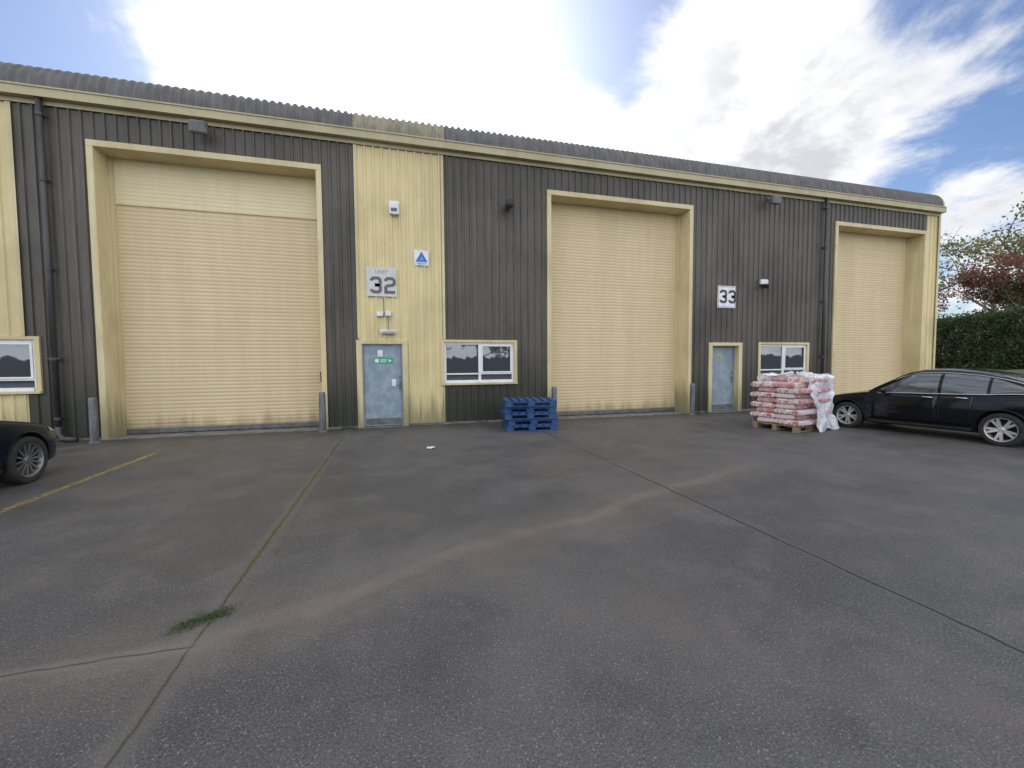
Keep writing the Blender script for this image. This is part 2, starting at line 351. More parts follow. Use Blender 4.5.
def shutter(x0, x1, split=None, first=False):
    fw = .12
    fr = MB(); a, c_ = x0+fw, x1-fw; zo = ZT-.13
    fr.box(x0, a, -.05, RC+.1, 0, ZT-.13); fr.box(c_, x1, -.05, RC+.1, 0, ZT-.13); fr.box(x0, x1, -.05, RC+.1, zo, ZT)
    root = fr.build('roller_door', m_trim, BT, bevel=.006)
    MB().box(a+.001, a+.07, RC-.06, RC+.08, .0, zo-.001).build('guide_rail', m_trim, root); MB().box(c_-.07, c_-.001, RC-.06, RC+.08, .0, zo-.001).build('guide_rail', m_trim, root)
    def slats(z0, z1):
        rows = []; pit = .088; z = z0
        while z < z1-1e-4:
            for f_, y in ((0, 0), (.12, -.002), (.3, -.0055), (.55, -.0065), (.8, -.0045), (.93, 0)):
                if z+f_*pit < z1: rows.append([(a+.05, RC+y, z+f_*pit), (c_-.05, RC+y, z+f_*pit)])
            z += pit
        rows.append([(a+.05, RC, z1), (c_-.05, RC, z1)]); return MB().grid(rows)
    if split:
        slats(.14, split).build('shutter_curtain', m_slat, root, clean=False)
        o = slats(split+.03, zo).build('shutter_curtain', m_slat_hi, root, clean=False); o['label'] = 'paler upper part of the shutter'
        MB().box(a+.05, c_-.05, RC-.03, RC+.01, split, split+.03).build('rail', m_slat, root)
        MB().box(c_-.09, c_-.02, RC-.14, RC-.06, 1.15, 1.42).tube([(c_-.06, RC-.10, 1.15), (c_-.06, RC-.10, .7)], .008, 6).build('chain_box', m_black, root)
    else: slats(.14, zo).build('shutter_curtain', m_slat, root, clean=False)
    MB().box(a+.05, c_-.05, RC-.03, RC+.02, .03, .14).build('bottom_rail', m_grey, root, bevel=.005)
    MB().box(x0-.05, x1+.05, -.10, RC+.3, .0, .012).build('threshold', m_conc, root)
    return root
shutter(*D[0], split=5.2); shutter(*D[1]); shutter(*D[2])
def pdoor(x0, x1, rec, hx):
    fr = MB(); f_ = .13
    fr.box(x0, x0+f_, -.045, rec+.05, 0, DZ-.1); fr.box(x1-f_, x1, -.045, rec+.05, 0, DZ-.1); fr.box(x0, x1, -.045, rec+.05, DZ-.1, DZ)
    root = fr.build('door_frame', m_trim, BT, bevel=.005)
    a, c_ = x0+f_, x1-f_
    MB().box(a+.002, a+.035, rec-.03, rec+.04, .02, DZ-.102).box(c_-.035, c_-.002, rec-.03, rec+.04, .02, DZ-.102).box(a+.035, c_-.035, rec-.03, rec+.04, DZ-.14, DZ-.102).build('inner_frame', m_door, root)
    lf = MB().box(a+.04, c_-.04, rec-.01, rec+.03, .03, DZ-.145).build('door', m_door, BT, bevel=.003)
    hd = MB(); hd.box(hx-.02, hx+.02, rec-.022, rec-.012, .92, 1.14); hd.tube([(hx, rec-.01, 1.06), (hx, rec-.06, 1.06), (hx-.11, rec-.06, 1.06)], .009, 8); hd.tube([(hx, rec-.011, 1.25), (hx, rec-.03, 1.25)], .025, 12)
    hd.build('handle', m_grey, lf)
    MB().box(a+.06, c_-.06, rec-.017, rec-.011, .06, .22).build('kick_plate', m_grey, lf)
    MB().box(x0, x1, -.12, rec, .0, .016).build('doorstep', m_conc, root)
    return lf
d1 = pdoor(*DO1, .05, .09); d2 = pdoor(*DO2, .17, 10.50)
def window(x0, x1):
    z0, z1 = WZ; s_ = .09
    fr = MB(); fr.box(x0, x0+s_, -.05, .08, z0+.05, z1-.07); fr.box(x1-s_, x1, -.05, .08, z0+.05, z1-.07); fr.box(x0, x1, -.05, .08, z1-.07, z1); fr.box(x0-.0, x1+.0, -.09, .08, z0, z0+.05)
    root = fr.build('window', m_trim, BT, bevel=.004)
    a, c_, lo, hi = x0+s_, x1-s_, z0+.05, z1-.07; f_ = .055; mid = (a+c_)/2
    wf = MB(); wf.box(a+.001, a+f_, .0, .07, lo+.001, hi-.001); wf.box(c_-f_, c_-.001, .0, .07, lo+.001, hi-.001); wf.box(a+f_, c_-f_, .0, .07, hi-f_, hi-.001); wf.box(a+f_, c_-f_, -.03, .07, lo+.001, lo+f_+.02)
    wf.box(mid-.035, mid+.035, -.004, .07, lo+f_+.02, hi-f_); tz = lo+.24
    wf.box(a+f_, mid-.035, .003, .068, tz-.02, tz+.02); wf.box(mid+.035, c_-f_, .003, .068, tz-.02, tz+.02)
    q0, q1 = mid+.035, c_-f_
    wf.box(q0, q0+.045, -.015, .0, tz+.02, hi-f_); wf.box(q1-.045, q1, -.015, .0, tz+.02, hi-f_); wf.box(q0+.045, q1-.045, -.015, .0, hi-f_-.045, hi-f_); wf.box(q0+.045, q1-.045, -.015, .0, tz+.02, tz+.06)
    wf.build('frame', m_white, root, bevel=.004)
    for (g0, g1, h0, h1) in ((a+f_, mid-.035, tz+.02, hi-f_), (mid+.035, c_-f_, tz+.02, hi-f_), (a+f_, mid-.035, lo+f_+.02, tz-.02), (mid+.035, c_-f_, lo+f_+.02, tz-.02)):
        MB().box(g0, g1, .03, .04, h0, h1).build('pane', m_glass, root)
for ww in WN: window(*ww)
def pipe(x, shoe):
    q = MB(); pts = [(x, -.12, ZE+.02), (x, -.12, .32)]
    q.tube(pts, .052, 14)
    if shoe > 0: q.tube([(x, -.12, .33), (x, -.12, .16), (x+.10, -.16, .07), (x+.34, -.20, .05)], .056, 12)
    else: q.tube([(x, -.12, .33), (x, -.12, .14), (x, -.22, .06)], .056, 12)
    o = q.build('drainpipe', m_pipe, BT, smooth=True)
    for z in (.5, 1.75, 3.6, 5.4, 6.7):
        c2 = MB(); c2.tube([(x, -.12, z-.03), (x, -.12, z+.03)], .062, 14); c2.box(x-.09, x+.09, -.06, -.04, z-.02, z+.02); c2.box(x-.02, x+.02, -.07, -.03, z-.02, z+.02)
        c2.build('bracket', m_pipe, o)
    return o
dp = pipe(-6.86, 1); MB().tube([(-6.98, -.10, 1.75), (-6.74, -.12, 1.75)], .03, 8).build('branch_pipe', m_pipe, dp)
pipe(13.98, 0)
# ------------------------------------------------------------------ things on the wall
WY = -.036
def wall_thing(name, label, cat, px, py, group=None):
    q = W(px, py, WY); return thing(name, label, cat, (q.x, WY, q.z), 0, group)
D3 = [[(0,.80),(0,.88),(.12,1),(.48,1),(.6,.88),(.6,.62),(.48,.51),(.22,.51)], [(.22,.49),(.48,.49),(.6,.38),(.6,.12),(.48,0),(.12,0),(0,.12),(0,.2)]]
D2 = [[(0,.80),(0,.88),(.12,1),(.48,1),(.6,.88),(.6,.62),(.48,.51),(.12,.47),(0,.36),(0,0),(.64,0)]]
def digits(mb, text, x, z, h, w_, y):
    for ch in text:
        for pl in (D3 if ch == '3' else D2): mb.ribbon([(x+a*h, z+b_*h) for a, b_ in pl], w_, y)
        x += .6*h+w_*1.75
s1 = wall_thing('unit_number_sign', 'faded white board reading 32 on the cream cladding', 'sign', 381.5, 282)
MB().box(-.36, .36, -.012, -.0, -.36, .36).build('board', m_board, s1, bevel=.003)
q = MB(); digits(q, '32', -.235, -.25, .34, .075, -.016); q.build('number', m_digit, s1, clean=False)
def text_mesh(txt, size, m, parent, loc, name):
    cu = bpy.data.curves.new('t', 'FONT'); cu.body = txt; cu.size = size; cu.align_x = 'CENTER'; cu.offset = size*.02
    to = bpy.data.objects.new('t', cu); C.objects.link(to); bpy.context.view_layer.update()
    me = bpy.data.meshes.new_from_object(to.evaluated_get(bpy.context.evaluated_depsgraph_get())); bpy.data.objects.remove(to)
    me.materials.clear(); me.materials.append(m); oo = bpy.data.objects.new(name, me); C.objects.link(oo); oo.parent = parent; oo.location = loc; oo.rotation_euler = (math.pi/2, 0, 0); return oo
text_mesh('UNIT', .13, m_faded, s1, (0, -.0135, .20), 'lettering')
s2 = wall_thing('unit_number_sign', 'white board reading 33 on dark cladding above the second blue-grey door', 'sign', 726.5, 297)
MB().box(-.34, .34, -.012, 0, -.34, .34).build('board', m_signwhite, s2, bevel=.003)
q = MB(); digits(q, '33', -.235, -.16, .34, .075, -.016); q.build('number', m_digit2, s2, clean=False)
q = MB()
for (a, b_, c_, d_) in ((-.32,.32,.305,.315),(-.32,.32,-.315,-.305),(-.32,-.31,-.305,.305),(.31,.32,-.305,.305)): q.box(a, b_, -.015, -.0125, c_, d_)
q.build('border', m_digit2, s2)
s3 = wall_thing('warning_sign', 'small white square sign with a blue triangle', 'sign', 421.5, 258)
MB().box(-.18, .18, -.008, 0, -.19, .19).build('plate', m_signwhite, s3, bevel=.002)
MB().add([(-.15,-.011,-.10),(.15,-.011,-.10),(0,-.011,.16)], [(0,1,2)]).build('triangle', m_blue, s3, clean=False)
q = MB()
for k, (a, z) in enumerate(((.13, -.13), (.10, -.155))): q.box(-a, a, -.0105, -.0085, z-.006, z+.006)
q.build('small_print', m_blue, s3)
m_lb = mat('pale_blue', (.16,.36,.62), rough=.5)
MB().add([(-.06,-.013,-.06),(.06,-.013,-.06),(.0,-.013,.05)], [(0,1,2)]).build('triangle', m_lb, s3, clean=False)
s4 = wall_thing('alarm_box', 'grey-white alarm sounder box high on the cream cladding', 'alarm', 394, 209)
MB().box(-.12, .12, -.09, 0, -.15, .17).build('housing', m_signwhite, s4, bevel=.025); MB().box(-.075, .075, -.094, -.089, -.09, .0).build('label_panel', m_grey, s4); MB().tube([(0,-.05,-.17),(0,-.05,-.15)], .03, 12).build('strobe_lamp', m_lampglass, s4)
s5 = wall_thing('junction_box', 'small grey junction box with cable below the 32 board', 'box', 384, 314)
MB().box(-.17, -.02, -.06, 0, -.06, .05).box(.03, .17, -.07, 0, -.05, .06).build('housing', m_signwhite, s5, bevel=.01)
MB().tube([(.0,-.012,.40),(.0,-.012,-.02),(-.08,-.012,-.02)], .01, 8).tube([(.1,-.012,-.03),(.1,-.012,-.42)], .01, 8).build('cable', m_grey, s5)
s6 = wall_thing('bulkhead_lamp', 'white bulkhead lamp above the door below the 32 board', 'lamp', 388.5, 332.5)
MB().box(-.19, .19, -.05, 0, -.05, .06).build('base', m_signwhite, s6, bevel=.01); MB().box(-.17, .17, -.10, -.05, -.04, .04).build('lens', m_lampglass, s6, bevel=.02)
s7 = thing('safety_sign', 'green fire exit plate on the blue-grey door', 'sign', (-.30, .04-.003, 1.68))
MB().box(-.24, .24, -.004, 0, -.07, .07).build('plate', m_green, s7)
q = MB(); q.box(-.21, -.12, -.007, -.0045, -.045, .045); q.add([(.12,-.006,-.04),(.20,-.006,0),(.12,-.006,.04)], [(0,1,2)]); q.box(-.08, .08, -.007, -.0045, .01, .03); q.box(-.08, .06, -.007, -.0045, -.03, -.01); q.build('symbol', m_signwhite, s7)
o = MB().box(-.06, .06, -.003, 0, -.08, .08).build('notice', m_signwhite, None, loc=(-.38, .037, 1.87)); tag(o, 'small white paper notice above the green plate on the door', 'notice')
o = MB().box(-.05, .05, -.003, 0, -.09, .09).build('notice', m_signwhite, None, loc=(-.06, .037, 1.12)); tag(o, 'small white notice beside the handle of the door under 32', 'notice')
s8 = thing('door_sign', 'small yellow and white plate on the door under 33', 'sign', (10.02, .157, 1.75))
MB().box(-.06, .06, -.004, 0, -.06, .06).build('plate', mat('sign_yellow', (.6,.5,.12), rough=.5), s8); MB().add([(-.03,-.006,-.03),(.03,-.006,-.03),(0,-.006,.035)], [(0,1,2)]).build('symbol', m_digit2, s8, clean=False)
def flood(px, py, label, m, tilt, sx=.17):
    g = wall_thing('floodlight', label, 'floodlight', px, py)
    MB().box(-.04, .04, -.05, 0, -.03, .09).tube([(0,-.04,.04),(0,-.16,.04),(0,-.20,-.02)], .018, 8).build('bracket', m_grey, g)
    h = MB(); h.box(-sx, sx, -.11, .03, -.13, .13); ho = h.build('lamp_head', m, g, bevel=.03); ho.location = (0, -.24, -.06); ho.rotation_euler = (R(tilt), 0, 0)
    l = MB().box(-sx+.03, sx-.03, -.125, -.112, -.10, .10).build('lens', m_floodglass, ho)
flood(204, 131, 'grey floodlight above the left roller shutter', m_grey, 10); flood(768, 201, 'small grey floodlight under the gutter left of the right shutter', m_grey, 10)
g = wall_thing('floodlight', 'black round wall lamp high on dark cladding between the shutters', 'floodlight', 507, 208)
MB().box(-.05, .05, -.04, 0, -.08, .08).tube([(0,-.03,0),(0,-.14,.03)], .02, 8).build('bracket', m_black, g)
ho = MB().lathe([(.0,-.13),(.08,-.13),(.10,-.10),(.115,.13),(.10,.14)], (0,0,0), 'y', 20).build('lamp_head', m_black, g, smooth=True); ho.location = (0.02, -.22, .02); ho.rotation_euler = (R(25), 0, R(-20))
MB().lathe([(.0,.12),(.1,.12)], (0,0,0), 'y', 20).build('lens', m_lampglass, ho)
g = wall_thing('security_camera', 'white security camera with black dome right of the 33 board', 'camera', 763, 284)
MB().box(-.15, .12, -.10, 0, -.03, .13).build('housing', m_signwhite, g, bevel=.02)
MB().lathe([(.10, 0), (.098, -.04), (.075, -.09), (.04, -.115), (.0, -.12)], (0, -.12, -.03), 'z', 18).build('dome', m_black, g, smooth=True)
# ------------------------------------------------------------------ guard posts
m_post = mat('galvanised_post', (.17,.18,.20), (.10,.10,.10), 4, (3,3,.7), .45, metal=.35)
def post(x, y, label):
    g = thing('bollard', label, 'bollard', (x, y, 0), 0, 'grey guard posts beside the roller shutters')
    MB().lathe([(.072,.0),(.072,.90),(.068,.925),(.05,.945),(.0,.95)], (0,0,0), 'z', 20).build('post', m_post, g, smooth=True)
    MB().lathe([(.095,.0),(.09,.02),(.073,.03)], (0,0,0), 'z', 20).build('footing', m_conc, g, smooth=True)
post(-6.08, -.42, 'grey guard post at the left side of the left shutter'); post(-1.70, -.36, 'grey guard post between the left shutter and the 32 door')
post(4.16, -.34, 'grey guard post left of the middle shutter behind the blue pallets'); post(8.62, -.34, 'grey guard post between the middle shutter and the 33 door')
# ------------------------------------------------------------------ pallets
m_pb = mat('blue_pallet_paint', (.010,.048,.155), (.035,.085,.19), 5, (1,1,1), .75, bump=.3, bd=.004)
m_pw = mat('pale_pallet_wood', (.32,.24,.14), (.22,.16,.09), 6, (1,5,5), .8, bump=.3, bd=.004)
def pallet(m, label, loc, rz, group=None):
    g = thing('pallet', label, 'pallet', loc, rz, group); L, Wd = 1.2, 1.0
    d_ = MB()
    for k in range(7):
        x = -L/2+.06+k*(L-.12)/6; d_.box(x-.058, x+.058, -Wd/2, Wd/2, .124, .144)
    for y in (-Wd/2+.05, 0, Wd/2-.05): d_.box(-L/2, L/2, y-.05, y+.05, .098, .1235)
    d_.build('deck', m, g)
    for x in (-L/2+.08, 0, L/2-.08):
        for y in (-Wd/2+.05, 0, Wd/2-.05): MB().box(x-.08, x+.08, y-.048, y+.048, .022, .0975).build('block', m, g)
    b_ = MB()
    for y in (-Wd/2+.05, 0, Wd/2-.05): b_.box(-L/2, L/2, y-.05, y+.05, 0, .0215)
    b_.build('bottom_boards', m, g); return g
random.seed(5)
names = ['lowest', 'second from the bottom', 'middle', 'fourth', 'topmost']
for k in range(5):
    pallet(m_pb, 'blue wooden pallet, %s in the stack beside the middle shutter' % names[k], (3.10+random.uniform(-.05,.05), -1.34+random.uniform(-.05,.05), .145*k), R(-10+random.uniform(-4,4)), 'stacked blue pallets')
BP = Vector((9.05, -3.22)); BR = R(12)
pallet(m_pw, 'pale wooden pallet under the wrapped red and white bags', (BP.x, BP.y, 0), BR)
# bags
def bag_mat(name, a, b2, thr):
    m, t, b = newmat(name); o = t.n('ShaderNodeTexCoord').outputs['Object']; sp = t.n('ShaderNodeSeparateXYZ'); t.put(sp.inputs[0], o)
    band = t.m('LESS_THAN', t.m('ABSOLUTE', sp.outputs[0]), .20); n_ = t.noise(t.mapv(o, (3, 3, 6)), 7, 1, .4)
    txt = t.m('MULTIPLY', band, t.m('GREATER_THAN', n_, thr)); endb = t.m('GREATER_THAN', t.m('ABSOLUTE', sp.outputs[0]), .225)
    c = t.mix(t.m('MAXIMUM', txt, t.m('MULTIPLY', endb, .8)), a, b2); c = t.mix(t.ss(t.noise(o, 9, 3, .5), .4, .7, .12, .5), c, (.66,.61,.60)); t.put(b.inputs['Base Color'], c)
    b.inputs['Roughness'].default_value = .35; t.put(b.inputs['Normal'], t.bump(t.noise(o, 16, 4, .6), .4, .02)); return m
m_bagr = bag_mat('red_bag_plastic', (.42,.045,.05), (.72,.67,.66), .48); m_bagw = bag_mat('white_bag_plastic', (.72,.67,.66), (.44,.05,.055), .54)
LP = .120
def bagmesh(seed, m):
    rows = []; L, Wd, H = .300, .205, .064
    for i in range(19):
        a = -1+2*i/18; row = []
        e = (1-abs(a)**12)**.5 if abs(a) < 1 else 0
        e = max(.5, e)
        for k in range(24):
            th = 2*math.pi*k/24; cx, cz = math.cos(th), math.sin(th)
            y = math.copysign(abs(cx)**.26, cx)*Wd*(.95+.05*e); z = math.copysign(abs(cz)**.32, cz)*H*e
            nn = mnoise.noise(Vector((a*2.5, y*9, z*9+seed*3)))*.012
            row.append((a*L, y+nn, z+nn+H))
        rows.append(row)
    mb = MB().grid(rows, closed=True); mb.add(rows[0], [tuple(range(24))]); mb.add(rows[-1], [tuple(range(24))])
    o = mb.build('bag', m, None, smooth=True); return o
protos = [bagmesh(k, m_bagr if k % 2 else m_bagw) for k in range(4)]; first = [True]*4
cb, sb = math.cos(BR), math.sin(BR); random.seed(3)
for lay in range(9):
    fl = lay % 2
    spots = [(-.40, -.29, 90), (0, -.29, 90), (.40, -.29, 90), (-.30, .21, 0), (.30, .21, 0)]
    if fl: spots = [(-x, -y, a) for x, y, a in spots]
    for j, (x, y, a) in enumerate(spots):
        if lay == 8 and j in (0, 3): continue
        k = random.choice((0, 1, 2, 3)); pr_ = protos[k]
        if first[k]: o = pr_; first[k] = False
        else: o = pr_.copy(); C.objects.link(o)
        x += random.uniform(-.010, .010); y += random.uniform(-.010, .010)
        o.location = (BP.x+x*cb-y*sb, BP.y+x*sb+y*cb, .144+lay*LP); o.rotation_euler = (random.uniform(-.015,.015), random.uniform(-.015,.015), BR+R(a)+random.uniform(-.03,.03))
        lb = 'red and white plastic bag in the shrink-wrapped stack on the wooden pallet' if lay < 8 else 'red and white plastic bag on the top layer of the wrapped pallet'
        tag(o, lb, 'bag', 'bags stacked on the wooden pallet' if lay < 8 else 'bags on top of the wrapped pallet')
m_film, t, b = newmat('crumpled_film'); o = t.n('ShaderNodeTexCoord').outputs['Object']
b.inputs['Base Color'].default_value = (.86,.86,.90,1); b.inputs['Roughness'].default_value = .3
nn = t.noise(o, 3.5, 4, .65, .8); t.put(b.inputs['Alpha'], t.ss(nn, .36, .62, .50, .96)); t.put(b.inputs['Normal'], t.bump(nn, .6, .06))
trn = t.n('ShaderNodeBsdfTranslucent'); trn.inputs[0].default_value = (.85,.85,.9,1); ms = t.n('ShaderNodeMixShader'); ms.inputs[0].default_value = .0
fm = MB(); rows = []
def fpt(u, v):
    per = [(-.36,-.57),(.66,-.57),(.76,.0),(.70,.57),(-.3,.58)]
    n_ = len(per)-1; i = min(int(u*n_), n_-1); f_ = u*n_-i; x = per[i][0]*(1-f_)+per[i+1][0]*f_; y = per[i][1]*(1-f_)+per[i+1][1]*f_
    z = .03+v*1.20; fl = 1+.12*(1-v)**2; x += (.34+.25*mnoise.noise(Vector((v*3.5, 1, 1))))*max(0, 1-u*3)*(1-v)
    n3 = mnoise.noise_vector(Vector((x*3, y*3, z*2)))*.11+mnoise.noise_vector(Vector((x*9, y*9, z*6)))*.045
    return Vector((x*fl, y*fl, z))+n3
for i in range(27):
    v = i/26; rows.append([tuple(fpt(k/70, v)) for k in range(71)])
top = rows[-1]
for s_ in (.85, .65, .45, .25, .08):
    rows.append([(.2+(p_[0]-.2)*s_, p_[1]*s_, p_[2]+.09*(1-s_)+.09*mnoise.noise(Vector((p_[0]*9*s_, p_[1]*9*s_, s_*5)))) for p_ in top])
fo = fm.grid(rows).build('plastic_wrap', m_film, None, smooth=True, loc=(BP.x, BP.y, 0)); fo.rotation_euler = (0, 0, BR); tag(fo, 'crumpled clear plastic film hanging over the right half of the bag stack', 'plastic wrap')
mb = MB(); random.seed(9)
rows = [[(x*.018, y*.016, .02+.03*mnoise.noise(Vector((x*.7, y*.7, 3.3)))+.015*(abs(x+y) % 2)) for x in range(-4, 5)] for y in range(-3, 4)]
q = G(431, 449); o = mb.grid(rows).build('litter', m_signwhite, None, loc=(q.x, q.y, .004)); tag(o, 'small crumpled white paper lying on the asphalt before the 32 door', 'litter')
# ------------------------------------------------------------------ cars
def cat(xs, ys, x):
    if x <= xs[0]: return ys[0]
    if x >= xs[-1]: return ys[-1]
    i = max(k for k in range(len(xs)-1) if xs[k] <= x); h = xs[i+1]-xs[i]; s = (x-xs[i])/h
    def tg(k):
        if k == 0: return (ys[1]-ys[0])/(xs[1]-xs[0])
        if k == len(xs)-1: return (ys[-1]-ys[-2])/(xs[-1]-xs[-2])
        a = (ys[k]-ys[k-1])/(xs[k]-xs[k-1]); b_ = (ys[k+1]-ys[k])/(xs[k+1]-xs[k])
        return 0 if a*b_ <= 0 else 2*a*b_/(a+b_)
    m0, m1 = tg(i)*h, tg(i+1)*h
    return (2*s**3-3*s*s+1)*ys[i]+(s**3-2*s*s+s)*m0+(-2*s**3+3*s*s)*ys[i+1]+(s**3-s*s)*m1
def crv(P, t_):
    n_ = len(P)-1; i = min(int(t_), n_-1); f_ = t_-i; a = P[max(i-1, 0)]; b_ = P[i]; c_ = P[i+1]; d_ = P[min(i+2, n_)]
    return tuple(.5*((2*b_[k])+(-a[k]+c_[k])*f_+(2*a[k]-5*b_[k]+4*c_[k]-d_[k])*f_*f_+(-a[k]+3*b_[k]-3*c_[k]+d_[k])*f_**3) for k in range(2))
def Wd(x): return cat([-2.42,-2.38,-2.2,-1.8,-1.2,0,1.2,1.75,2.08,2.25,2.33],[.60,.72,.82,.875,.905,.91,.905,.875,.78,.62,.40], x)
def Ztop(x): return cat([-2.42,-2.36,-2.1,-1.6,-1.0,0,.7,1.0,1.4,1.8,2.08,2.25,2.33],[.86,1.02,1.10,1.10,1.05,1.01,1.0,.985,.925,.84,.75,.64,.52], x)
def Zbot(x): return cat([-2.42,-2.3,-1.9,-1.4,1.4,1.9,2.25,2.33],[.42,.30,.24,.20,.19,.20,.24,.34], x)
def Bs(x, t_):
    w_, zt, zb = Wd(x), Ztop(x), Zbot(x); h = zt-zb; zs = zt-.07
    P = [(0,zb),(.7*w_,zb),(.93*w_,zb+.03*h),(.985*w_,zb+.17*h),(1.0*w_,zb+.42*h),(.995*w_,zb+.66*h),(.975*w_,zs-.06*h),(.93*w_,zs),(.82*w_,zt-.035),(.45*w_,zt-.004),(0,zt+.008)]
    return crv(P, t_)
def Zr(x): return cat([-2.05,-1.65,-1.2,-.8,-.35,.0,.25,.55,.98],[1.10,1.25,1.41,1.49,1.53,1.52,1.46,1.28,.985], x)
def Gs(x, t_):
    bl = Ztop(x)-.045; h = max(Zr(x)-bl, .02); k = min(1, h/.48); yb = min(Wd(x)*.925, .845)*(1-.06*max(0, x-.4)); yr = yb-.235*k
    P = [(yb,bl-.02),(yb-.035*k,bl+.30*h),(yb-.11*k-.01,bl+.66*h),(yr-.0,bl+.90*h),(yr*.80,bl+.972*h),(yr*.4,bl+.996*h),(0,bl+h)]
    return crv(P, t_)
def car_paint(name, c, spec=.35, coat=.25):
    m, t, b = newmat(name); o = t.n('ShaderNodeTexCoord').outputs['Object']
    sp = t.n('ShaderNodeSeparateXYZ'); t.put(sp.inputs[0], o)
    low = t.ss(sp.outputs[2], .40, .2, 0, .06); t.put(b.inputs['Base Color'], t.mix(low, c, (.10,.09,.08)))
    t.put(b.inputs['Roughness'], t.m('ADD', .12, t.m('MULTIPLY', low, 2))); b.inputs['Specular IOR Level'].default_value = spec; b.inputs['Specular Tint'].default_value = (.75,.85,1,1); b.inputs['Coat Weight'].default_value = coat; b.inputs['Coat Roughness'].default_value = .03
    return m
m_carglass, t, b = newmat('tinted_car_glass'); b.inputs['Base Color'].default_value = (.17,.185,.195,1); b.inputs['Roughness'].default_value = .03; b.inputs['Metallic'].default_value = .65
m_chrome = mat('chrome', (.70,.71,.72), (.6,.61,.62), rough=.2, metal=1)
m_tyre = mat('tyre_rubber', (.018,.018,.018), (.035,.033,.03), 8, rough=.85)
m_rim = mat('alloy_wheel', (.60,.61,.62), (.48,.48,.48), 5, rough=.35, metal=.6)
m_rimd = mat('dark_alloy_wheel', (.20,.205,.215), (.28,.28,.29), 5, rough=.3, metal=.7)
m_well = mat('wheel_well', (.008,.008,.008), rough=.95)
m_head = mat('headlamp_lens', (.35,.37,.38), (.2,.21,.22), 10, rough=.08, metal=.5)
m_tail = mat('tail_lamp_lens', (.30,.012,.012), (.2,.01,.01), 8, rough=.1)
def make_wheel(root, x, side, rimm, ns):
    r = .33; wl = bpy.data.objects.new('wheel', None); C.objects.link(wl); wl.parent = root; wl.location = (x, side*.80, r); wl.rotation_euler = (0, random.uniform(0, 1), 0 if side > 0 else math.pi)
    MB().lathe([(.225,-.09),(.25,-.11),(.30,-.115),(.322,-.10),(.33,-.06),(.33,.06),(.322,.10),(.30,.115),(.25,.11),(.225,.09)], (0,0,0), 'y', 40).build('tyre', m_tyre, wl, smooth=True)
    q = MB().lathe([(.0,.02),(.19,.0),(.205,-.05)], (0,0,0), 'y', 32, 1)
    q.lathe([(.205,-.05),(.21,.06),(.222,.095),(.236,.105),(.24,.09)], (0,0,0), 'y', 40)
    q.lathe([(.0,.085),(.035,.085),(.06,.07),(.065,.03)], (0,0,0), 'y', 20)
    for k in range(ns):
        for off in ((-.16, .16) if ns <= 5 else (0,)):
            a0 = 2*math.pi*k/ns; a1 = a0+off; w_ = .021 if ns <= 5 else .010
            p0 = Vector((math.cos(a0+off*.3)*.04, .062, math.sin(a0+off*.3)*.04)); p1 = Vector((math.cos(a1*1.0+off*.25)*.218, .082, math.sin(a1+off*.25)*.218))
            dd = (p1-p0).normalized(); n_ = Vector((-dd.z, 0, dd.x)).normalized()
            vs = []
            for P_, ww in ((p0, w_*1.3), (p1, w_)):
                for yy in (-.03, .012):
                    for s_ in (-1, 1): vs.append(P_+n_*ww*s_+Vector((0, yy, 0)))
            q.add(vs, [(0,1,3,2),(4,6,7,5),(0,4,5,1),(2,3,7,6),(0,2,6,4),(1,5,7,3)])
    q.build('rim', [rimm, m_well], wl, smooth=False)
def patch(fn, x0, x1, t0, t1, side, off, nx=14, nt=10, xo=0, zo=0, shape=None):
    rows = []
    for i in range(nx+1):
        x = x0+(x1-x0)*i/nx; row = []
        for k in range(nt+1):
            f_ = k/nt; a, c_ = (t0, t1) if shape is None else shape(i/nx)
            y, z = fn(x, a+(c_-a)*f_); row.append((x+xo, side*(y+off), z+zo))
        rows.append(row)
    return MB().grid(rows)
